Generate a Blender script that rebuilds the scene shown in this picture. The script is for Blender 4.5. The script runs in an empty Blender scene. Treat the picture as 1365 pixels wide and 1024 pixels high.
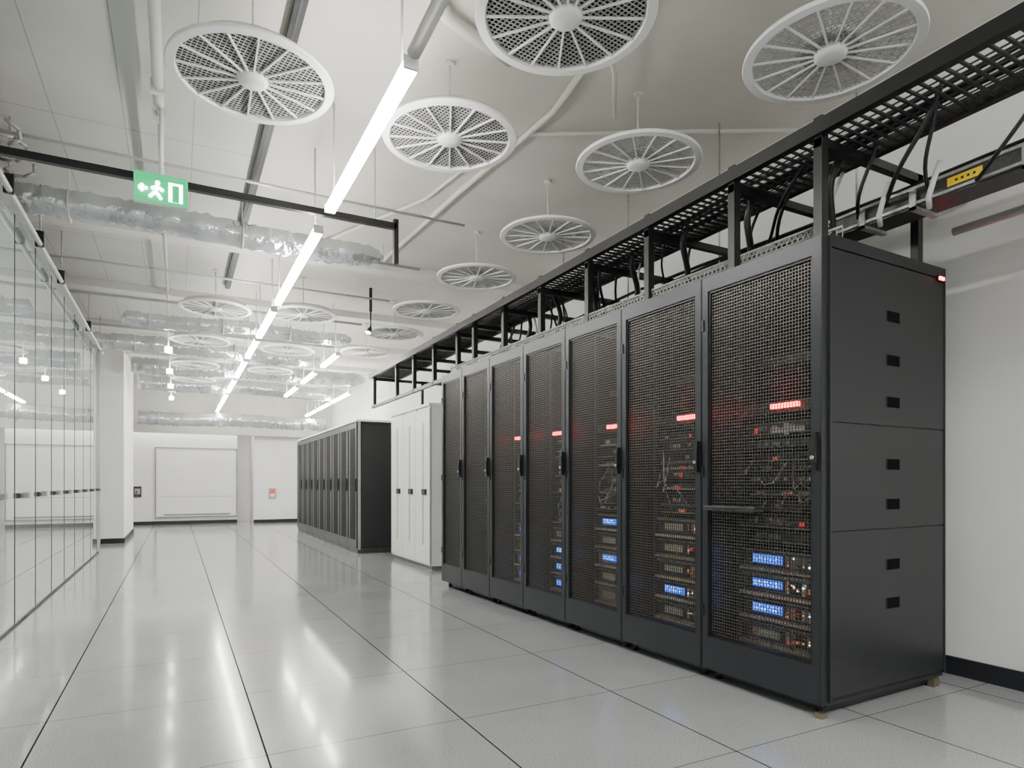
import bpy, math, random
from mathutils import Vector, Matrix
random.seed(7)
R = random.Random(11)

# ---------------------------------------------------------------- materials
def pr(name, col, rough=0.5, metal=0.0, emis=None, estr=0.0, spec=None, coat=0.0):
    m = bpy.data.materials.new(name); m.use_nodes = True
    b = m.node_tree.nodes['Principled BSDF']
    b.inputs['Base Color'].default_value = (*col, 1)
    b.inputs['Roughness'].default_value = rough
    b.inputs['Metallic'].default_value = metal
    if coat: b.inputs['Coat Weight'].default_value = coat; b.inputs['Coat Roughness'].default_value = 0.01
    if spec is not None: b.inputs['Specular IOR Level'].default_value = spec
    if emis:
        b.inputs['Emission Color'].default_value = (*emis, 1)
        b.inputs['Emission Strength'].default_value = estr
    return m

def noisy(m, scale=8, amt=0.08, bump=0.0, rough_amt=0.0, bscale=None):
    nt = m.node_tree; N = nt.nodes; L = nt.links
    b = N['Principled BSDF']
    tc = N.new('ShaderNodeTexCoord')
    n = N.new('ShaderNodeTexNoise'); n.inputs['Scale'].default_value = scale; n.inputs['Detail'].default_value = 6
    L.new(tc.outputs['Object'], n.inputs['Vector'])
    c = b.inputs['Base Color'].default_value[:3]
    r = N.new('ShaderNodeValToRGB')
    r.color_ramp.elements[0].position = 0.3; r.color_ramp.elements[1].position = 0.7
    r.color_ramp.elements[0].color = (*[max(0, x*(1-amt)) for x in c], 1)
    r.color_ramp.elements[1].color = (*[min(1, x*(1+amt)) for x in c], 1)
    L.new(n.outputs['Fac'], r.inputs['Fac']); L.new(r.outputs['Color'], b.inputs['Base Color'])
    if rough_amt:
        mr = N.new('ShaderNodeMapRange')
        r0 = b.inputs['Roughness'].default_value
        mr.inputs['To Min'].default_value = r0-rough_amt; mr.inputs['To Max'].default_value = r0+rough_amt
        L.new(n.outputs['Fac'], mr.inputs['Value']); L.new(mr.outputs['Result'], b.inputs['Roughness'])
    if bump:
        n2 = N.new('ShaderNodeTexNoise'); n2.inputs['Scale'].default_value = bscale or scale*6
        L.new(tc.outputs['Object'], n2.inputs['Vector'])
        bp = N.new('ShaderNodeBump'); bp.inputs['Strength'].default_value = bump; bp.inputs['Distance'].default_value = 0.02
        L.new(n2.outputs['Fac'], bp.inputs['Height']); L.new(bp.outputs['Normal'], b.inputs['Normal'])
    return m

def grid_mat(name, col, seam_col, rough, sx, ox, sy, oy, wx, wy, speck=0.0, rough_var=0.0, bump=0.0, cross=1.0, coat=0.0):
    m = bpy.data.materials.new(name); m.use_nodes = True
    nt = m.node_tree; N = nt.nodes; L = nt.links; b = N['Principled BSDF']
    tc = N.new('ShaderNodeTexCoord'); sp = N.new('ShaderNodeSeparateXYZ'); L.new(tc.outputs['Object'], sp.inputs[0])
    def math_(op, a, bb):
        n = N.new('ShaderNodeMath'); n.operation = op
        for i, v in enumerate((a, bb)):
            if v is None: continue
            if isinstance(v, (int, float)): n.inputs[i].default_value = v
            else: L.new(v, n.inputs[i])
        return n.outputs[0]
    def seam(axis, s, o, w):
        v = math_('SUBTRACT', sp.outputs[axis], o)
        v = math_('DIVIDE', v, s)
        v = math_('FRACT', v, None)
        v = math_('LESS_THAN', v, w/s)
        return v
    f = None
    if sx: f = seam(0, sx, ox, wx)
    if sy:
        g = seam(1, sy, oy, wy)
        g = math_('MULTIPLY', g, cross)
        f = math_('MAXIMUM', f, g) if f is not None else g
    n = N.new('ShaderNodeTexNoise'); n.inputs['Scale'].default_value = 2.0; n.inputs['Detail'].default_value = 8
    L.new(tc.outputs['Object'], n.inputs['Vector'])
    n3 = N.new('ShaderNodeTexNoise'); n3.inputs['Scale'].default_value = 160; n3.inputs['Detail'].default_value = 2
    L.new(tc.outputs['Object'], n3.inputs['Vector'])
    r = N.new('ShaderNodeValToRGB')
    r.color_ramp.elements[0].color = (*[x*0.94 for x in col], 1); r.color_ramp.elements[1].color = (*[min(1, x*1.05) for x in col], 1)
    r.color_ramp.elements[0].position = 0.3; r.color_ramp.elements[1].position = 0.7
    L.new(n.outputs['Fac'], r.inputs['Fac'])
    mul = N.new('ShaderNodeMixRGB'); mul.blend_type = 'MULTIPLY'; mul.inputs[0].default_value = speck
    r2 = N.new('ShaderNodeValToRGB'); r2.color_ramp.elements[0].position = 0.38; r2.color_ramp.elements[1].position = 0.58
    r2.color_ramp.elements[0].color = (0.5, 0.5, 0.5, 1)
    L.new(n3.outputs['Fac'], r2.inputs['Fac'])
    L.new(r.outputs['Color'], mul.inputs[1]); L.new(r2.outputs['Color'], mul.inputs[2])
    if f is not None:
        mx = N.new('ShaderNodeMixRGB'); mx.inputs[2].default_value = (*seam_col, 1)
        L.new(f, mx.inputs[0]); L.new(mul.outputs[0], mx.inputs[1]); L.new(mx.outputs[0], b.inputs['Base Color'])
    else:
        L.new(mul.outputs[0], b.inputs['Base Color'])
    mr = N.new('ShaderNodeMapRange'); mr.inputs['To Min'].default_value = rough-rough_var; mr.inputs['To Max'].default_value = rough+rough_var
    L.new(n.outputs['Fac'], mr.inputs['Value'])
    L.new(mr.outputs['Result'], b.inputs['Roughness'])
    if coat:
        b.inputs['Coat Roughness'].default_value = 0.08
        if f is not None:   # open joints carry no polish
            cw = math_('SUBTRACT', 1.0, f); cw = math_('MULTIPLY', cw, coat); L.new(cw, b.inputs['Coat Weight'])
            sw = math_('SUBTRACT', 1.0, f); sw = math_('MULTIPLY', sw, 0.5); L.new(sw, b.inputs['Specular IOR Level'])
        else: b.inputs['Coat Weight'].default_value = coat
    if bump:
        bp = N.new('ShaderNodeBump'); bp.inputs['Strength'].default_value = bump; bp.inputs['Distance'].default_value = 0.002
        L.new(n3.outputs['Fac'], bp.inputs['Height']); L.new(bp.outputs['Normal'], b.inputs['Normal'])
    return m

M = {}
M['floor'] = grid_mat('floor_tile', (0.365, 0.375, 0.38), (0.02, 0.02, 0.02), 0.16, 0.83, 0.31, 0.83, 2.66, 0.0075, 0.0055, speck=0.6, rough_var=0.04, bump=0.09, cross=0.75, coat=0.4)
M['ceil'] = grid_mat('ceiling_plank', (0.61, 0.605, 0.565), (0.34, 0.33, 0.31), 0.6, 0.42, 0.1, 2.4, 0.4, 0.006, 0.008, speck=0.0)
M['ceils'] = grid_mat('ceiling_plaster', (0.64, 0.62, 0.555), (0.5, 0.49, 0.46), 0.6, 0, 0, 0, 0, 0, 0, speck=0.0)
M['wall'] = noisy(pr('wall_paint', (0.68, 0.68, 0.67), 0.6), 2, 0.03)
M['wallw'] = noisy(pr('wall_white', (0.88, 0.88, 0.86), 0.55), 2, 0.02)
M['base'] = pr('baseboard_dark', (0.010, 0.012, 0.016), 0.5)
M['glass'] = noisy(pr('partition_glass', (0.44, 0.50, 0.51), 0.01, 0.2, coat=1.0), 0.7, 0.06)
M['alu'] = noisy(pr('aluminium', (0.50, 0.51, 0.51), 0.3, 0.8), 10, 0.08)
M['rack'] = noisy(pr('rack_steel', (0.0165, 0.0178, 0.0192), 0.36, 0.1), 30, 0.06, rough_amt=0.05)
M['frame'] = noisy(pr('rack_door_frame', (0.031, 0.033, 0.037), 0.35, 0.3), 30, 0.05)
M['wire'] = noisy(pr('mesh_wire', (0.10, 0.095, 0.087), 0.38, 0.6), 60, 0.1)
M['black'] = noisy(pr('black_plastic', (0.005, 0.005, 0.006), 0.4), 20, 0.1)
M['void'] = pr('grab_slot_black', (0.0015, 0.0015, 0.0015), 0.8, spec=0.1)
M['teal'] = pr('reflected_band_teal', (0.01, 0.05, 0.07), 0.3)
M['blackmetal'] = noisy(pr('black_metal', (0.006, 0.0065, 0.007), 0.4, 0.1), 20, 0.1)
M['inner'] = pr('rack_interior', (0.006, 0.006, 0.007), 0.6)
M['unit'] = noisy(pr('server_bezel', (0.055, 0.055, 0.057), 0.4, 0.4), 50, 0.3)
M['ladder'] = noisy(pr('ladder_wire', (0.035, 0.035, 0.036), 0.4, 0.4), 50, 0.3)
M['unit2'] = noisy(pr('server_bezel_light', (0.38, 0.37, 0.35), 0.35, 0.4), 50, 0.2)
M['lip'] = noisy(pr('server_lip', (0.85, 0.64, 0.46), 0.4, 0.15), 40, 0.1)
M['tan'] = noisy(pr('server_faceplate_tan', (0.32, 0.24, 0.18), 0.4, 0.2), 40, 0.2)
M['red'] = pr('led_red', (0.8, 0.01, 0.01), 0.4, 0, (1.0, 0.012, 0.015), 32)
M['redd'] = pr('led_red_dim', (0.7, 0.02, 0.01), 0.4, 0, (1.0, 0.04, 0.03), 0.9)
M['blue'] = pr('lcd_blue', (0.02, 0.12, 0.8), 0.3, 0, (0.015, 0.14, 1.0), 2.6)
M['txt'] = pr('lcd_text', (0.8, 0.9, 1), 0.3, 0, (0.6, 0.85, 1.0), 4)
M['amber'] = pr('led_amber', (0.8, 0.35, 0.05), 0.3, 0, (1.0, 0.36, 0.06), 1.0)
M['greenled'] = pr('led_green', (0.2, 0.4, 0.25), 0.3, 0, (0.35, 0.5, 0.3), 0.25)
M['white'] = noisy(pr('white_enamel', (0.87, 0.87, 0.85), 0.4), 10, 0.02)
M['cream'] = noisy(pr('cream_paint', (0.70, 0.685, 0.63), 0.5), 5, 0.04)
M['grill'] = noisy(pr('grille_grey', (0.50, 0.50, 0.48), 0.4, 0.2), 30, 0.05)
M['grilld'] = pr('grille_dark_pan', (0.012, 0.012, 0.012), 0.7)
M['cab'] = noisy(pr('cabinet_white', (0.82, 0.82, 0.79), 0.35), 10, 0.02)
M['seam'] = pr('seam_grey', (0.22, 0.22, 0.22), 0.6)
M['brass'] = pr('brass_foot', (0.30, 0.26, 0.17), 0.35, 0.8)
M['yellow'] = pr('yellow_label', (0.9, 0.62, 0.01), 0.5)
M['cablew'] = pr('cable_white', (0.65, 0.65, 0.62), 0.4)
M['strip'] = pr('strip_light_tube', (1, 1, 1), 0.4, 0, (1.0, 0.98, 0.94), 80)
M['lamp'] = pr('small_lamp', (1, 1, 1), 0.4, 0, (1.0, 0.97, 0.9), 60)
M['exitg'] = pr('exit_green', (0.0, 0.32, 0.12), 0.4, 0, (0.0, 0.62, 0.20), 0.95)
M['exitw'] = pr('exit_white', (1, 1, 1), 0.4, 0, (0.8, 1.0, 0.9), 12)
d = pr('film_duct', (0.62, 0.65, 0.66), 0.16, 0.7)
d.node_tree.nodes['Principled BSDF'].inputs['Alpha'].default_value = 0.78
M['duct'] = noisy(d, 4, 0.2, bump=1.0, bscale=12)

# ---------------------------------------------------------------- mesh builder
class MB:
    def __init__(s): s.v = []; s.f = []; s.mi = []; s.mats = []; s.sm = []
    def m(s, k):
        if k not in s.mats: s.mats.append(k)
        return s.mats.index(k)
    def face(s, idx, k, smooth=False):
        s.f.append(idx); s.mi.append(s.m(k)); s.sm.append(smooth)
    def box(s, x0, x1, y0, y1, z0, z1, k):
        if x0 > x1: x0, x1 = x1, x0
        if y0 > y1: y0, y1 = y1, y0
        if z0 > z1: z0, z1 = z1, z0
        b = len(s.v)
        s.v += [(x0,y0,z0),(x1,y0,z0),(x1,y1,z0),(x0,y1,z0),(x0,y0,z1),(x1,y0,z1),(x1,y1,z1),(x0,y1,z1)]
        for q in ((0,3,2,1),(4,5,6,7),(0,1,5,4),(1,2,6,5),(2,3,7,6),(3,0,4,7)):
            s.face(tuple(b+i for i in q), k)
    def tube(s, pts, r, k, seg=8, caps=True, smooth=True):
        pts = [Vector(p) for p in pts]; n = len(pts)
        rr = r if isinstance(r, (list, tuple)) else [r]*n
        b = len(s.v); up = None
        for i, p in enumerate(pts):
            t = (pts[min(i+1, n-1)]-pts[max(i-1, 0)]).normalized()
            if up is None:
                up = Vector((0, 0, 1)) if abs(t.z) < 0.9 else Vector((1, 0, 0))
            a = t.cross(up).normalized(); c = a.cross(t).normalized(); up = c
            for j in range(seg):
                an = 2*math.pi*j/seg + (math.pi/4 if seg == 4 else 0)
                s.v.append(tuple(p + (a*math.cos(an)+c*math.sin(an))*rr[i]))
        for i in range(n-1):
            for j in range(seg):
                s.face((b+i*seg+j, b+i*seg+(j+1) % seg, b+(i+1)*seg+(j+1) % seg, b+(i+1)*seg+j), k, smooth)
        if caps:
            s.face(tuple(b+j for j in range(seg))[::-1], k)
            s.face(tuple(b+(n-1)*seg+j for j in range(seg)), k)
    def lathe(s, prof, k, seg=64, closed=True, c=(0, 0, 0), smooth=True):
        b = len(s.v); n = len(prof)
        for j in range(seg):
            a = 2*math.pi*j/seg
            for (r, z) in prof: s.v.append((c[0]+r*math.cos(a), c[1]+r*math.sin(a), c[2]+z))
        rng = n if closed else n-1
        for j in range(seg):
            j2 = (j+1) % seg
            for i in range(rng):
                i2 = (i+1) % n
                s.face((b+j*n+i, b+j2*n+i, b+j2*n+i2, b+j*n+i2), k, smooth)
    def obj(s, name, loc=(0, 0, 0), rz=0.0, mesh_only=False):
        me = bpy.data.meshes.new(name); me.from_pydata(s.v, [], s.f)
        for k in s.mats: me.materials.append(M[k])
        me.polygons.foreach_set('material_index', s.mi)
        me.polygons.foreach_set('use_smooth', s.sm)
        me.update()
        if mesh_only: return me
        return link(name, me, loc, rz)
def link(name, me, loc=(0, 0, 0), rz=0.0):
    o = bpy.data.objects.new(name, me); o.location = loc; o.rotation_euler = (0, 0, rz)
    bpy.context.collection.objects.link(o); return o
def simple(name, x0, x1, y0, y1, z0, z1, k):
    b = MB(); b.box(x0, x1, y0, y1, z0, z1, k); return b.obj(name)

CZ = 3.55   # ceiling height
# ---------------------------------------------------------------- room
simple('floor', -2.6, 3.95, -3.0, 20.2, -0.1, 0.0, 'floor')
b = MB(); b.box(-2.6, 0.56, -3.0, 20.2, CZ, CZ+0.1, 'ceil'); b.box(0.56, 3.95, -3.0, 20.2, CZ, CZ+0.1, 'ceils'); b.obj('ceiling')
simple('wall_right', 3.85, 3.95, -3.0, 18.6, 0, CZ, 'wall')
simple('baseboard_right', 3.835, 3.85, -3.0, 18.6, 0, 0.10, 'base')
simple('wall_left', -2.6, -2.5, -3.0, 20.0, 0, CZ, 'wall')
simple('wall_rear', -2.6, 3.95, -3.1, -3.0, 0, CZ, 'wall')
simple('wall_back', -2.5, 1.47, 19.0, 19.1, 0, CZ, 'wallw')
simple('wall_recess', 1.37, 2.0, 19.6, 19.7, 0, CZ, 'wallw')
simple('wall_recess_side', 1.37, 1.47, 19.1, 19.6, 0, CZ, 'wallw')
simple('wall_back_right', 1.85, 3.95, 18.6, 19.6, 0, CZ, 'wallw')
simple('baseboard_back', -2.5, 1.47, 18.98, 19.0, 0, 0.09, 'base')
simple('baseboard_back_right', 1.85, 3.83, 18.58, 18.6, 0, 0.09, 'base')
simple('wall_pillar', -2.5, -0.84, 13.4, 16.2, 0, CZ, 'wallw')
simple('baseboard_pillar', -2.5, -0.825, 13.385, 16.2, 0, 0.09, 'base')
simple('trim_soffit', -2.5, 3.85, 18.4, 18.59, 2.36, CZ, 'cream')
b = MB()
b.box(-0.47, 1.44, 18.95, 18.995, 0.2, 2.0, 'white')
b.box(-0.49, -0.47, 18.935, 18.995, 0.18, 2.02, 'seam'); b.box(1.44, 1.46, 18.935, 18.995, 0.18, 2.02, 'seam')
b.box(-0.49, 1.46, 18.935, 18.995, 2.0, 2.02, 'seam'); b.box(-0.49, 1.46, 18.935, 18.995, 0.18, 0.2, 'seam')
b.box(-0.42, 1.40, 18.945, 18.96, 0.72, 0.735, 'grill'); b.box(-0.3, 1.3, 18.93, 18.96, 0.24, 0.27, 'seam')
b.obj('door_1')
b = MB(); b.box(-0.98, -0.80, 18.96, 18.999, 0.72, 1.0, 'unit'); b.box(-0.95, -0.83, 18.95, 18.97, 0.80, 0.94, 'unit2'); b.box(-0.93, -0.9, 18.945, 18.955, 0.82, 0.88, 'black'); b.obj('wall_control_box')
b = MB(); b.box(2.24, 2.42, 18.56, 18.599, 0.68, 0.94, 'unit2'); b.box(2.27, 2.39, 18.55, 18.57, 0.82, 0.90, 'redd'); b.box(2.27, 2.39, 18.55, 18.57, 0.71, 0.79, 'white'); b.obj('fire_alarm_box')

# glass partition
b = MB()
b.box(-1.12, -1.07, -2.95, 11.7, 0.0, 3.08, 'glass')
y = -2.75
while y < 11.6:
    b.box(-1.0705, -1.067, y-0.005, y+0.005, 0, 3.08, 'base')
    b.box(-1.07, -1.052, y+0.06, y+0.34, 0.955, 0.995, 'teal')  # dark bars modelled in place of a reflected band of handles
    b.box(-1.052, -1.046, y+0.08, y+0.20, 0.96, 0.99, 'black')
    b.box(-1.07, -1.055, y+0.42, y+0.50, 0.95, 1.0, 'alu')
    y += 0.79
b.box(-1.13, -1.04, -2.95, 11.72, 3.08, 3.14, 'alu')
b.box(-1.13, -1.05, 11.7, 11.74, 0.0, 3.08, 'alu')
b.box(-1.07, -1.06, -2.95, 11.7, 0.0, 0.015, 'base')
b.obj('glass_partition')
b = MB()
b.tube([(-1.0, -2.5, 3.05), (-1.0, 11.5, 3.05)], 0.02, 'grill')
for yy in [1.0, 3.2, 5.4, 6.5, 7.6, 9.8, 11.2]:
    b.box(-1.035, -0.975, yy-0.015, yy+0.015, 3.03, 3.16, 'blackmetal')
    b.tube([(-1.0, yy, 3.16), (-1.0, yy, CZ)], 0.005, 'unit2')
for i in range(22):
    b.tube([(-0.98-0.1*math.cos(i*0.9), 4.95+0.035*i, 3.3+0.06*math.sin(i*0.9)), (-0.98-0.1*math.cos(i*0.9+0.9), 4.985+0.035*i, 3.3+0.06*math.sin(i*0.9+0.9))], 0.012, 'unit2', 6)
b.obj('conduit_pipe')

# ---------------------------------------------------------------- server racks
H = 2.2
def mesh_panel(b, x, y0, y1, z0, z1, p=0.0165, t=0.0038, k='wire'):
    n = int((y1-y0)/p); p1 = (y1-y0)/n
    for i in range(1, n):
        b.box(x, x+0.003, y0+i*p1-t/2, y0+i*p1+t/2, z0, z1, k)
    n = int((z1-z0)/p); p1 = (z1-z0)/n
    for i in range(1, n):
        b.box(x-0.002, x+0.001, y0, y1, z0+i*p1-t/2, z0+i*p1+t/2, k)

def make_rack(w, level, end=False, ledpos=0.5):
    b = MB(); D = 1.02
    g = 0.006
    b.box(0.045, D, 0.0, 0.02, 0.07, H-0.02, 'rack'); b.box(0.045, D, w-0.02, w-0.001, 0.07, H-0.02, 'rack')
    b.box(D-0.02, D, 0.02, w-0.02, 0.07, H-0.02, 'inner')
    b.box(0.045, D, 0.0, w-0.001, H-0.03, H, 'rack'); b.box(0.045, D, 0.0, w-0.001, 0.05, 0.075, 'rack')
    b.box(0.08, D-0.04, 0.03, w-0.03, 0.015, 0.05, 'black')
    for fx in (0.06, D-0.09):
        for fy in (0.03, w-0.07):
            b.tube([(fx+0.02, fy+0.02, 0.0), (fx+0.02, fy+0.02, 0.05)], [0.022, 0.014], 'black', 10)
    st = 0.045
    b.box(0.0, 0.04, g, st, 0.06, H-0.01, 'frame'); b.box(0.0, 0.04, w-st, w-g, 0.06, H-0.01, 'frame')
    b.box(0.0, 0.04, st, w-st, H-0.09, H-0.01, 'frame'); b.box(0.0, 0.04, st, w-st, 0.06, 0.235, 'frame')
    b.box(0.008, 0.035, st, st+0.012, 0.235, H-0.09, 'black'); b.box(0.008, 0.035, w-st-0.012, w-st, 0.235, H-0.09, 'black')
    b.box(0.008, 0.035, st, w-st, H-0.102, H-0.09, 'black'); b.box(0.008, 0.035, st, w-st, 0.235, 0.247, 'black')
    b.box(0.002, 0.045, 0.0, g, 0.06, H-0.01, 'black')
    mesh_panel(b, 0.018, st, w-st, 0.24, H-0.095)
    b.box(-0.022, 0.0, 0.012, 0.034, 1.13, 1.30, 'black')
    b.box(-0.03, -0.018, 0.008, 0.038, 1.16, 1.27, 'black')
    b.tube([(-0.035, 0.023, 1.185), (-0.0, 0.023, 1.185)], 0.009, 'alu', 10)
    for z in (0.35, 1.1, 1.9):
        b.box(-0.006, 0.02, w-0.02, w-0.004, z, z+0.06, 'black')
    for ry in (0.055, w-0.08):
        b.box(0.22, 0.25, ry, ry+0.025, 0.09, H-0.05, 'unit')
        z = 0.15
        while z < H-0.1:
            b.box(0.217, 0.22, ry+0.008, ry+0.016, z, z+0.012, 'black'); z += 0.044
    y0, y1 = 0.08, w-0.08; W = y1-y0; X = 0.245
    if level > 0:
        z = 0.22; n = level
        for i in range(n):
            h = 0.092
            b.box(X, 0.9, y0, y1, z, z+h, 'unit')
            b.box(X-0.035, X+0.02, y0, y1, z-0.018, z-0.004, 'lip')
            b.box(X-0.014, X+0.01, y0, y1, z+h-0.006, z+h+0.004, 'unit2')
            b.box(X-0.004, X, y0+0.01, y1-0.01, z+0.006, z+h-0.010, R.choice(['tan', 'unit', 'unit']))
            kind = R.random()
            if kind < 0.85:
                b.box(X-0.008, X, y1-W*0.45, y1-W*0.12, z+0.024, z+0.068, 'blue')
                for lz in (z+0.051, z+0.036):
                    yy = y1-W*0.14
                    while yy > y1-W*0.40:
                        L_ = R.uniform(0.004, 0.014)
                        b.box(X-0.0095, X-0.008, yy-L_, yy, lz, lz+0.007, 'txt'); yy -= L_+R.uniform(0.008, 0.026)
            else:
                b.box(X-0.008, X, y1-W*0.42, y1-W*0.12, z+0.024, z+0.066, 'lip')
                b.box(X-0.0095, X-0.008, y1-W*0.36, y1-W*0.2, z+0.036, z+0.054, 'greenled')
            for q in range(9):
                yy = y0+0.01+q*W*0.056
                b.box(X-0.007, X, yy, yy+W*0.046, z+0.012, z+0.074, R.choice(['unit2', 'tan', 'unit', 'lip', 'black', 'unit2']))
                for _ in range(3):
                    zz = z+0.016+R.random()*0.046; y_ = yy+R.random()*0.01
                    b.box(X-0.0095, X-0.006, y_, y_+R.uniform(0.005, 0.016), zz, zz+0.009, R.choice(['amber', 'redd', 'redd', 'black', 'txt', 'lip', 'unit2']))
            z += 0.132
        while z < 1.40:
            h = R.choice([0.03, 0.04, 0.055, 0.07])
            off = R.uniform(0, 0.08)
            b.box(X+off, 0.85, y0, y1, z, z+h, R.choice(['unit', 'unit', 'inner', 'unit']))
            if R.random() < 0.75: b.box(X-0.03+off, X+0.01+off, y0, y1, z, z+0.007, R.choice(['unit2', 'lip', 'unit2']))
            for q in range(R.randint(4, 10)):
                yy = R.uniform(y0, y1-0.06)
                b.box(X-0.008+off, X+off, yy, yy+R.uniform(0.01, 0.07), z+h*0.3, z+h*0.7, R.choice(['unit2', 'unit2', 'black', 'lip', 'unit']))
            for _ in range(R.randint(0, 2)):
                yy = R.uniform(y0, y1-0.06); b.box(X-0.01+off, X+off, yy, yy+0.02, z+h*0.2, z+h*0.6, R.choice(['redd', 'redd', 'redd', 'amber']))
            z += h+R.choice([0.008, 0.015, 0.03])
        for q in range(9):
            ya = R.uniform(y0+0.02, y1-0.02); yb = R.uniform(y0+0.02, y1-0.02)
            za = R.uniform(0.9, 1.35); zb = R.uniform(0.75, 1.2)
            pts = [(X-0.01, ya, za), (X-0.06, ya*0.7+yb*0.3, (za+zb)/2-0.04), (X-0.07, (ya+yb)/2, (za+zb)/2-0.07), (X-0.05, ya*0.3+yb*0.7, (za+zb)/2-0.06), (X-0.01, yb, zb)]
            b.tube(pts, 0.004, R.choice(['cablew', 'unit2', 'black', 'unit2']), 6)
        b.box(X-0.015, 0.6, y0, y1, 1.44, 1.50, 'unit')
        b.box(X-0.028, X-0.015, y0+W*(ledpos-0.15), y0+W*(ledpos+0.15), 1.462, 1.484, 'red')
        if end: b.box(X-0.02, X-0.012, y0+W*0.30, y0+W*0.66, 1.33, 1.36, 'cablew'); b.box(X-0.03, X-0.02, y0+W*0.45, y0+W*0.5, 1.32, 1.38, 'cablew')
        b.box(X+0.1, 0.6, y0, y1, 1.72, 1.76, 'unit')
    else:
        for z in (0.5, 1.0, 1.5, 1.9):
            b.box(0.3, 0.8, y0, y1, z, z+0.08, 'unit')
    if end:
        b.box(0.055, D-0.01, -0.012, 0.0, 0.085, 0.845, 'rack')
        b.box(0.055, D-0.01, -0.012, 0.0, 0.850, 1.345, 'rack')
        b.box(0.055, D-0.01, -0.012, 0.0, 1.350, H-0.06, 'rack')
        b.box(0.045, 0.055, -0.016, 0.0, 0.07, H, 'frame')
        b.box(D-0.01, D, -0.016, 0.0, 0.07, H, 'frame')
        b.box(0.05, D, -0.016, 0.0, H-0.055, H, 'rack')
        b.box(-0.0, 0.05, -0.004, 0.006, 0.06, H, 'rack')
        for z in (1.86, 1.645, 1.44, 1.135, 0.94, 0.645, 0.455):
            b.box(0.49, 0.60, -0.0135, -0.010, z, z+0.052, 'void')
            b.box(0.487, 0.49, -0.0145, -0.0115, z, z+0.052, 'frame')
        b.box(D-0.085, D-0.02, -0.022, -0.012, H-0.075, H-0.045, 'black')
        b.box(D-0.075, D-0.03, -0.026, -0.02, H-0.068, H-0.052, 'red')
        b.box(-0.0, 0.04, -0.004, 0.03, 0.0, 0.025, 'brass'); b.box(D-0.09, D-0.04, -0.004, 0.03, 0.0, 0.045, 'brass')
        # pull-out shelf standing proud of the door
        b.box(0.05, 0.5, 0.14, w-0.12, 0.93, 0.94, 'unit')
        b.box(-0.06, 0.015, 0.32, w-0.07, 0.925, 0.94, 'unit'); b.tube([(-0.05, 0.32, 0.944), (-0.065, 0.45, 0.945), (-0.05, w-0.07, 0.944)], 0.006, 'unit')
    return b
ang = 0.03
sy = [0, .718, 1.405, 2.045, 2.65, 3.246, 3.83, 4.332]
lv = [4, 5, 5, 4, 4, 0, 0]; lp = [.5, .48, .58, .8, .85, 0, 0]
for i in range(7):
    w = sy[i+1]-sy[i]
    rb = make_rack(w, lv[i], end=(i == 0), ledpos=lp[i])
    rb.obj('server_rack', (2.575-math.sin(ang)*sy[i], 1.90+math.cos(ang)*sy[i], 0), ang)

# wire basket along the top front edge
b = MB()
b.tube([(0.09, 0.02, H+0.075), (0.09, 4.3, H+0.075)], 0.007, 'unit2', 6); b.tube([(0.09, 0.02, H+0.007), (0.09, 4.3, H+0.007)], 0.007, 'unit2', 6)
b.tube([(0.19, 0.02, H+0.075), (0.19, 4.3, H+0.075)], 0.006, 'unit2', 6)
s = 0.02
while s < 4.29:
    b.tube([(0.09, s, H+0.012), (0.09, min(4.3, s+0.03), H+0.075)], 0.003, 'unit2', 4); b.tube([(0.09, min(4.3, s+0.03), H+0.012), (0.09, s, H+0.075)], 0.003, 'unit2', 4)
    b.tube([(0.09, s, H+0.008), (0.19, s, H+0.008), (0.19, s, H+0.075)], 0.003, 'unit2', 4)
    s += 0.03
for z in (0.033, 0.054):
    b.tube([(0.09, 0.02, H+z), (0.09, 4.3, H+z)], 0.003, 'unit2', 4)
basket = b.obj('wire_cable_basket', (2.575, 1.90, 0), ang)

# ---------------------------------------------------------------- overhead cable ladder
b = MB()
X0, X1, TZ = 2.60, 3.02, 2.70
Y0, Y1 = -1.5, 9.6
for x in (X0, X1):
    b.box(x-0.015, x+0.015, Y0, Y1, TZ-0.035, TZ+0.03, 'blackmetal')
    b.box(x-0.02, x+0.02, Y0, Y1, TZ-0.04, TZ-0.03, 'blackmetal')
y = Y0+0.05
while y < Y1:
    b.box(X0, X1, y-0.006, y+0.006, TZ-0.035, TZ-0.025, 'ladder'); y += 0.05
for x in (2.65, 2.70, 2.75, 2.80, 2.85, 2.90, 2.96):
    b.tube([(x, Y0, TZ-0.02), (x, Y1, TZ-0.02)], 0.004, 'ladder', 5)
for i in range(3):
    x = 2.80+0.06*i
    b.tube([(x+R.uniform(-.015, .015), Y0+j*0.5, TZ+R.uniform(-0.005, 0.02)) for j in range(23)], 0.012, 'black', 6)
posts = [1.935, 2.45, 3.14, 3.80, 4.47, 5.13, 5.78, 6.2, 6.9, 7.6, 8.3, 9.4]
for p in posts:
    xx = X0
    b.box(xx, xx+0.045, p-0.022, p+0.022, 2.2, TZ+0.05, 'blackmetal')
    b.box(xx, 3.83, p-0.02, p+0.02, TZ-0.09, TZ-0.05, 'blackmetal')
    b.box(3.35, 3.39, p-0.02, p+0.02, 2.2, TZ-0.05, 'blackmetal')
b.box(X0, X0+0.04, 6.3, 9.5, 2.2, 2.24, 'blackmetal')
ladder = b.obj('overhead_cable_ladder')
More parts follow.
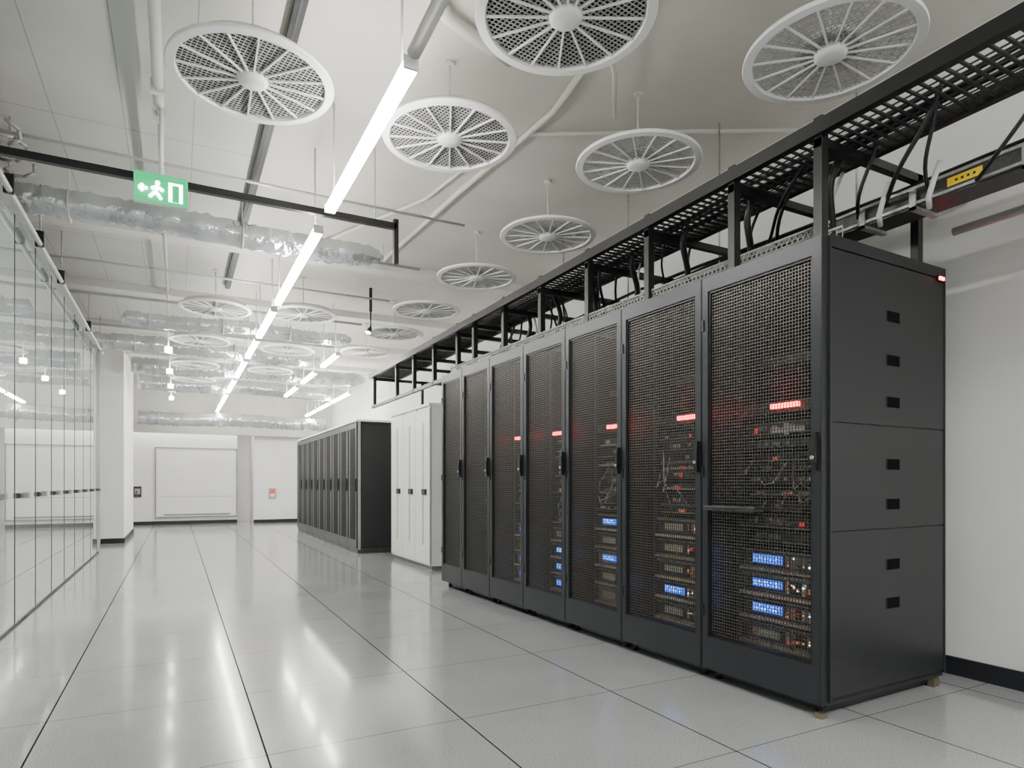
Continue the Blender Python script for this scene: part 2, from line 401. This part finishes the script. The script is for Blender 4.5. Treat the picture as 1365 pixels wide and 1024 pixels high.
# lower steel trunking running along the wall side
b = MB()
x = 3.06; tz = 2.37
b.box(x, x+0.015, -1.5, 6.2, tz, tz+0.085, 'unit'); b.box(x+0.14, x+0.155, -1.5, 6.2, tz, tz+0.085, 'unit')
b.box(x, x+0.155, -1.5, 6.2, tz-0.01, tz+0.002, 'ladder')
b.box(x-0.012, x, -1.5, 6.2, tz+0.072, tz+0.085, 'unit2'); b.box(x-0.012, x, -1.5, 6.2, tz, tz+0.012, 'unit2')
b.box(x-0.006, x-0.001, 1.48, 1.62, tz+0.025, tz+0.062, 'yellow')
for i in range(4): b.box(x-0.008, x-0.005, 1.505+0.024*i, 1.515+0.024*i, tz+0.038, tz+0.048, 'black')
for yy in (0.4, 0.9, 1.3, 1.75, 2.0, 2.8, 3.6, 4.4):
    b.box(x-0.02, x+0.17, yy, yy+0.03, tz-0.025, tz-0.01, 'unit2'); b.box(x-0.02, x-0.012, yy, yy+0.03, tz-0.025, tz+0.07, 'unit2')
b.box(3.6, 3.64, -1.5, 6.2, 2.53, 2.57, 'blackmetal')
b.tube([(3.45, -1.5, 2.33), (3.45, 1.8, 2.33)], 0.02, 'grill', 10)
for yy in (0.2, 1.2, 2.2, 3.2, 4.2, 5.2): b.box(3.22, 3.84, yy, yy+0.03, tz-0.03, tz-0.005, 'unit2'); b.tube([(3.3, yy+0.015, tz), (3.3, yy+0.015, CZ)], 0.006, 'unit2')
trunk = b.obj('cable_trunking')
b = MB()
def droop(p, q, sag, r, k, n=12):
    pts = []
    for i in range(n+1):
        t = i/n; a = Vector(p).lerp(Vector(q), t); a.z -= sag*4*t*(1-t); a.x += 0.03*math.sin(t*7+p[1]); pts.append(a)
    b.tube(pts, r, k, 7)
for i in range(22):
    ya = R.uniform(0.5, 6.0); yb = ya+R.uniform(0.2, 0.9)
    droop((R.uniform(2.7, 3.0), ya, TZ), (R.uniform(3.1, 3.18), yb, 2.42), R.uniform(0.02, 0.16), R.uniform(0.006, 0.012), 'black')
for i in range(8):
    ya = 2.0+i*0.52
    droop((2.85, ya, TZ-0.02), (2.95, ya+0.15, 2.21), -0.05, 0.02, 'black')
    droop((3.0, ya+0.1, TZ-0.02), (3.0, ya+0.2, 2.21), 0.02, 0.009, 'cablew' if i % 3 == 0 else 'black')
for i in range(4):
    b.tube([(3.3+0.08*i, -1.5+j*0.7, 2.6+0.03*math.sin(j+i)) for j in range(12)], 0.012, 'black', 6)
for yy in (1.62, 1.85):
    b.tube([(3.0, yy, 2.50), (2.99, yy+0.02, 2.43), (3.0, yy+0.05, 2.36), (3.06, yy+0.08, 2.335)], 0.012, 'cablew', 8)
cab_ = b.obj('cables'); cab_.parent = ladder; trunk.parent = ladder; trunk.name = 'trunking'; 

# ---------------------------------------------------------------- white cabinet & second rack row
b = MB()
x0, ya, yb, h = 2.74, 7.38, 8.95, 2.03
b.box(x0+0.02, x0+1.0, ya, yb, 0.05, h, 'cab'); b.box(x0+0.04, x0+0.98, ya+0.02, yb-0.02, 0, 0.05, 'seam')
dw = (yb-ya)/3
for i in range(3):
    p = ya+i*dw
    b.box(x0, x0+0.02, p+0.006, p+dw-0.006, 0.07, h-0.03, 'cab')
    b.box(x0+0.012, x0+0.021, p-0.006, p+0.006, 0.06, h, 'seam')
    b.box(x0-0.008, x0, p+dw*0.42, p+dw*0.46, 0.3, h-0.2, 'grill')
    b.box(x0-0.02, x0, p+0.10, p+0.24, 0.93, 1.0, 'black')
    b.box(x0-0.025, x0-0.02, p+0.13, p+0.19, 0.945, 0.985, 'unit')
b.box(x0-0.01, x0+1.0, ya-0.01, yb+0.01, h, h+0.03, 'cab')
b.obj('white_storage_cabinet')

x0, ya, h = 2.42, 9.68, 2.02
n2 = 9; w2 = 0.60
for i in range(n2):
    b = MB(); p = 0
    b.box(0.03, 1.0, 0, w2-0.002, 0.08, h, 'inner')
    b.box(0, 0.03, 0.004, 0.05, 0.08, h-0.02, 'frame'); b.box(0, 0.03, w2-0.05, w2-0.004, 0.08, h-0.02, 'frame')
    b.box(0, 0.03, 0.05, w2-0.05, h-0.1, h-0.02, 'frame'); b.box(0, 0.03, 0.05, w2-0.05, 0.08, 0.2, 'frame')
    for q in range(9):
        yy = 0.07+q*0.052
        b.box(0.006, 0.03, yy, yy+0.016, 0.2, h-0.1, 'unit2' if q in (0, 8) else 'frame')
    b.box(-0.02, 0, 0.015, 0.04, 0.95, 1.15, 'black')
    b.box(0.0, 1.0, 0, w2-0.002, h, h+0.03, 'white')
    b.box(0.02, 0.98, 0.01, w2-0.01, 0.0, 0.08, 'unit')
    if i == 0:
        b.box(0.02, 0.06, -0.012, 0, 0.06, h, 'unit2'); b.box(0.08, 0.99, -0.01, 0, 0.1, h-0.05, 'rack')
        b.box(0.5, 0.58, -0.016, -0.01, 1.0, 1.04, 'black')
    b.obj('network_cabinet', (x0, ya+i*w2, 0))

# ---------------------------------------------------------------- ceiling diffuser discs
def disc_mesh(kind):
    b = MB(); Ro, Ri = 0.395, 0.347
    b.lathe([(Ro, 0.0), (Ro-0.004, -0.008), (Ri+0.004, -0.010), (Ri, 0.0), (Ri, 0.012), (Ro-0.004, 0.012)], 'white', smooth=False)
    ns = 16
    for i in range(ns):
        a = 2*math.pi*(i+0.5)/ns; c, s_ = math.cos(a), math.sin(a)
        b.tube([(0.05*c, 0.05*s_, -0.002), (Ri*c, Ri*s_, -0.002)], 0.006, 'white', 4, smooth=False)
    b.lathe([(0.0, -0.026), (0.05, -0.024), (0.07, -0.014), (0.074, 0.0), (0.074, 0.02), (0.0, 0.02)], 'white', 32, closed=False)
    p = 0.0215 if kind == 'dark' else 0.021; t = 0.0022 if kind == 'dark' else 0.0016
    n = int(Ri/p)
    for i in range(-n, n+1):
        q = i*p; hl = math.sqrt(max(0, Ri*Ri-q*q))
        if hl < 0.02: continue
        b.box(-hl, hl, q-t, q+t, 0.004, 0.007, 'grill'); b.box(q-t, q+t, -hl, hl, 0.007, 0.010, 'grill')
    if kind == 'dark':
        b.lathe([(0.0, 0.055), (Ri-0.02, 0.055), (Ri-0.003, 0.013)], 'grilld', 48, closed=False)
        b.lathe([(0.0, 0.06), (Ri-0.015, 0.06), (Ri+0.005, 0.013)], 'cream', 48, closed=False)
    else:
        for i in range(48):
            a = 2*math.pi*i/48; a2 = a+0.12
            b.tube([(0.06*math.cos(a), 0.06*math.sin(a), 0.014), (Ri*math.cos(a2), Ri*math.sin(a2), 0.014)], 0.0024, 'grill', 4, smooth=False)
        for r in [0.13, 0.19, 0.25, 0.3]:
            b.lathe([(r-0.002, 0.015), (r+0.002, 0.015), (r+0.002, 0.019), (r-0.002, 0.019)], 'grill', 48)
        b.lathe([(0.0, 0.055), (0.13, 0.05), (0.15, 0.035), (0.12, 0.025)], 'white', 32, closed=False)
    b.tube([(0, 0, 0.02), (0, 0, CZ-3.1)], 0.006, 'cream', 8)
    b.tube([(0, 0, CZ-3.1-0.02), (0, 0, CZ-3.1)], 0.03, 'cream', 12)
    return b.obj('ceiling_fan_grille', mesh_only=True)
dk, lt = disc_mesh('dark'), disc_mesh('light')
for (x, y, me) in [(0.34, 3.45, dk), (1.427, 3.50, dk), (1.50, 2.35, dk), (2.74, 1.97, lt), (2.60, 3.22, lt), (2.70, 4.50, lt), (2.62, 5.73, lt), (2.60, 7.10, lt), (2.61, 8.40, lt),
                   (0.40, 8.16, dk), (1.35, 7.97, dk), (0.30, 10.1, dk), (0.28, 12.2, dk), (1.5, 10.2, lt), (2.6, 9.8, lt), (0.3, 13.9, dk), (1.5, 12.2, dk)]:
    link('ceiling_fan_grille', me, (x, y, 3.1), R.uniform(0, 0.3))

# ---------------------------------------------------------------- strip lights
def strip(x, y0, y1, z=2.9, wdt=0.03):
    b = MB(); L = y1-y0
    b.box(-wdt, wdt, 0, L, -0.02, 0.02, 'strip')
    b.box(-wdt-0.004, wdt+0.004, -0.012, 0.0, -0.022, 0.035, 'white'); b.box(-wdt-0.004, wdt+0.004, L, L+0.012, -0.022, 0.035, 'white')
    b.box(-wdt*0.35, wdt*0.35, 0, L, 0.021, 0.035, 'white')
    for q in (0.12, L-0.12): b.tube([(0, q, 0.035), (0, q, CZ-z)], 0.006, 'cream', 8)
    b.obj('strip_light', (x, y0, z))
for (a, c) in [(-2.2, -0.4), (2.68, 4.34), (4.74, 6.85), (7.13, 8.5), (8.7, 9.95), (10.25, 11.9), (12.2, 13.9), (14.2, 15.9), (16.1, 17.8)]: strip(0.908, a, c)  # first segment is unseen, added behind the camera for light
for (a, c) in [(9.15, 10.2), (10.8, 12.0), (12.6, 14)]: strip(2.02, a, c, wdt=0.03)
strip(2.3, -2.2, 0.6)  # unseen extra strip added behind the camera for light
for (a, c) in [(12.96, 14.6), (14.8, 16.2), (16.4, 17.8)]: strip(3.1, a, c, wdt=0.03)
b = MB(); b.tube([(0.908, 0.8, 3.02), (0.908, 2.64, 2.93)], 0.03, 'cream', 10); b.tube([(0.908, 0.8, 3.02), (0.908, 0.8, CZ)], 0.02, 'cream', 10); b.obj('light_feed_conduit')

# longitudinal conduit with small lamps
b = MB(); cx, cz = -0.10, 3.46
b.tube([(cx, -1.0, cz), (cx, 4.6, cz)], 0.03, 'cream', 12)
b.tube([(cx, 4.6, cz), (cx, 17.9, cz)], 0.014, 'cream', 8)
for yy in (0.5, 2.5, 4.4, 4.75, 9.0, 14.0):
    b.box(cx-0.04, cx+0.04, yy-0.02, yy+0.02, cz-0.04, cz+0.04, 'cream'); b.tube([(cx, yy, cz), (cx, yy, CZ)], 0.007, 'cream')
for yy in (10.0, 11.9, 13.7, 15.6):
    b.tube([(cx, yy, cz-0.01), (cx, yy, 2.95)], 0.008, 'white'); b.tube([(cx, yy, 2.95), (cx, yy, 2.88)], [0.045, 0.045], 'lamp', 12)
b.obj('conduit_lighting')
# dark transverse rail + exit sign
b = MB()
b.box(-2.5, 1.46, 4.63, 4.67, 2.975, 3.02, 'blackmetal')
b.box(1.44, 1.475, 4.63, 4.67, 2.72, 3.05, 'blackmetal')
for xx in (-1.4, 1.3): b.tube([(xx, 4.65, 3.02), (xx, 4.65, CZ)], 0.004, 'unit2')
b.obj('suspended_rail')
b = MB()
b.box(-0.14, 0.14, -0.018, 0.018, -0.085, 0.085, 'white')
b.box(-0.138, 0.138, -0.02, -0.018, -0.083, 0.083, 'exitg'); b.box(-0.138, 0.138, 0.018, 0.02, -0.083, 0.083, 'exitg')
b.box(-0.15, 0.15, -0.025, 0.025, 0.085, 0.10, 'exitg'); b.box(-0.15, -0.14, -0.022, 0.022, -0.085, 0.085, 'exitg'); b.box(0.14, 0.15, -0.022, 0.022, -0.085, 0.085, 'exitg')
yf = -0.021
b.box(0.04, 0.12, yf-0.002, yf, -0.06, 0.06, 'exitw'); b.box(0.062, 0.10, yf-0.003, yf-0.001, -0.06, 0.045, 'exitg')
b.tube([(-0.02, yf, 0.045), (-0.02, yf-0.003, 0.045)], 0.014, 'exitw', 10)
for p, q in [((-0.02, 0.03), (-0.03, -0.01)), ((-0.03, -0.01), (0.0, -0.055)), ((-0.03, -0.01), (-0.065, -0.05)), ((-0.022, 0.02), (0.012, 0.0)), ((-0.022, 0.02), (-0.055, 0.005)), ((-0.12, 0.0), (-0.075, 0.0)), ((-0.12, 0.0), (-0.1, 0.02)), ((-0.12, 0.0), (-0.1, -0.02))]:
    b.tube([(p[0], yf-0.002, p[1]), (q[0], yf-0.002, q[1])], 0.010, 'exitw', 6)
b.tube([(0, 0.0, 0.10), (0, 0.0, 0.52)], 0.014, 'white', 10)
b.obj('exit_sign', (-0.086, 4.60, 2.91))
# ceiling channel
b = MB(); b.box(0.53, 0.59, -2.9, 8.7, CZ-0.05, CZ, 'blackmetal'); b.box(0.555, 0.565, -2.9, 8.7, CZ-0.052, CZ-0.048, 'unit'); b.obj('ceiling_channel')

# beams & conduits on the ceiling
b = MB()
for yy in (7.0, 9.2, 11.4, 13.6, 15.8): b.box(-2.5, 3.85, yy, yy+0.18, CZ-0.09, CZ, 'cream')
b.obj('ceiling_beams')
b = MB()
for yy, zz, r in ((5.3, 3.4, 0.012), (6.5, 3.36, 0.014), (7.6, 3.3, 0.012), (8.9, 3.3, 0.018), (10.6, 3.3, 0.02)):
    b.tube([(-2.4, yy, zz), (2.3, yy, zz)], r, 'grill', 8)
    for xx in (-1.6, 1.9): b.tube([(xx, yy, zz), (xx, yy, CZ)], 0.005, 'cream', 6)
b.tube([(1.86, 2.6, 3.42), (2.25, 3.0, 3.45), (2.55, 3.4, 3.48)], 0.015, 'cream', 8)
b.tube([(1.05, 2.9, 3.5), (1.25, 3.1, 3.5), (1.5, 3.2, 3.5), (1.7, 3.25, 3.5)], 0.035, 'cream', 12)
b.tube([(2.1, 1.6, 3.52), (2.15, 2.2, 3.52), (2.1, 2.9, 3.52), (2.2, 3.6, 3.52), (2.1, 5.0, 3.52), (2.0, 7.0, 3.52)], 0.022, 'cream', 12)
b.tube([(1.2, 6.9, 3.52), (1.9, 5.2, 3.52), (2.0, 4.4, 3.52), (2.2, 3.9, 3.52), (3.8, 3.0, 3.52)], 0.015, 'cream', 10)
b.obj('ceiling_conduits')

# film ducts
def duct(p, q, r, name='ventilation_duct', n=90, taper=True, seed=1):
    rr = random.Random(seed); b = MB(); pts = []; rad = []
    P, Q = Vector(p), Vector(q)
    for i in range(n+1):
        t = i/n; a = P.lerp(Q, t); a.z += -0.02*math.sin(t*math.pi*3)+rr.uniform(-.006, .006); a.y += rr.uniform(-.006, .006)
        pts.append(a); k = r*(1+rr.uniform(-0.07, 0.07)+(0.05 if i % 2 else -0.05))
        if taper and t > 0.93: k *= max(0.25, math.sqrt(max(0.0, 1-((t-0.93)/0.07)**2)))
        rad.append(k)
    b.tube(pts, rad, 'duct', 14)
    for t in (0.1, 0.4, 0.7):
        a = P.lerp(Q, t); dr = (Q-P).normalized()*0.006
        b.tube([a-dr, a+dr], r*1.14, 'grill', 20); b.tube([a+Vector((0, 0, r)), Vector((a.x, a.y, CZ))], 0.004, 'cream')
    b.obj(name)
duct((-2.4, 6.0, 3.22), (1.75, 6.0, 3.24), 0.11, seed=1)
duct((-0.6, 9.5, 3.2), (2.3, 9.5, 3.2), 0.09, seed=2)
duct((-2.4, 11.0, 3.15), (2.2, 11.3, 3.2), 0.12, seed=3)
duct((-0.7, 13.0, 3.16), (3.4, 12.9, 3.18), 0.14, seed=4)
duct((-0.7, 14.8, 3.12), (3.5, 15.0, 3.14), 0.15, seed=5)
duct((-0.8, 17.2, 2.62), (3.5, 17.2, 2.62), 0.16, seed=7, taper=False)

# small dark pendant
b = MB(); b.tube([(0, 0, 0), (0, 0, -0.3)], 0.02, 'blackmetal', 8); b.tube([(0, 0, -0.3), (0, 0, -0.5)], 0.009, 'blackmetal', 8)
b.tube([(0, 0, -0.5), (-0.03, 0, -0.56)], [0.02, 0.035], 'black', 10); b.tube([(-0.03, 0, -0.56), (-0.033, 0, -0.575)], 0.03, 'lamp', 10)
b.obj('pendant_spotlight', (2.18, 8.0, CZ))
b = MB(); b.tube([(0, 0, 0), (0, 0, -0.05)], 0.02, 'blackmetal', 8); b.tube([(0, 0, -0.05), (0.01, 0, -0.09)], 0.012, 'black', 8); b.obj('ceiling_sensor', (0.08, 4.3, CZ))

# ---------------------------------------------------------------- added fill lamps
def area(name, loc, sx, sy_, e, rot=(0, 0, 0), col=(1, 0.985, 0.96)):
    l = bpy.data.lights.new(name, 'AREA'); l.shape = 'RECTANGLE'; l.size = sx; l.size_y = sy_; l.energy = e; l.color = col
    o = bpy.data.objects.new(name, l); o.location = loc; o.rotation_euler = rot; bpy.context.collection.objects.link(o); return o
area('unseen_fill_lamp', (0.9, -1.2, 3.45), 3.0, 1.5, 130)  # unseen fill added behind the camera to brighten the room
area('back_wall_fill_lamp', (0.6, 18.78, 2.6), 4.0, 0.15, 28)  # added lamp behind the soffit, brightens the back wall
w = bpy.data.worlds.new('World'); bpy.context.scene.world = w; w.use_nodes = True
w.node_tree.nodes['Background'].inputs[0].default_value = (0.8, 0.85, 0.9, 1); w.node_tree.nodes['Background'].inputs[1].default_value = 0.3

# ---------------------------------------------------------------- camera
cd = bpy.data.cameras.new('camera'); cam = bpy.data.objects.new('camera', cd); bpy.context.collection.objects.link(cam)
cam.location = (0, 0, 1.066); cam.rotation_euler = (math.pi/2, 0, -math.radians(27.74))
cd.sensor_width = 36; cd.lens = 850/1365*36; cd.shift_y = 133/1365; cd.clip_start = 0.05
bpy.context.scene.camera = cam
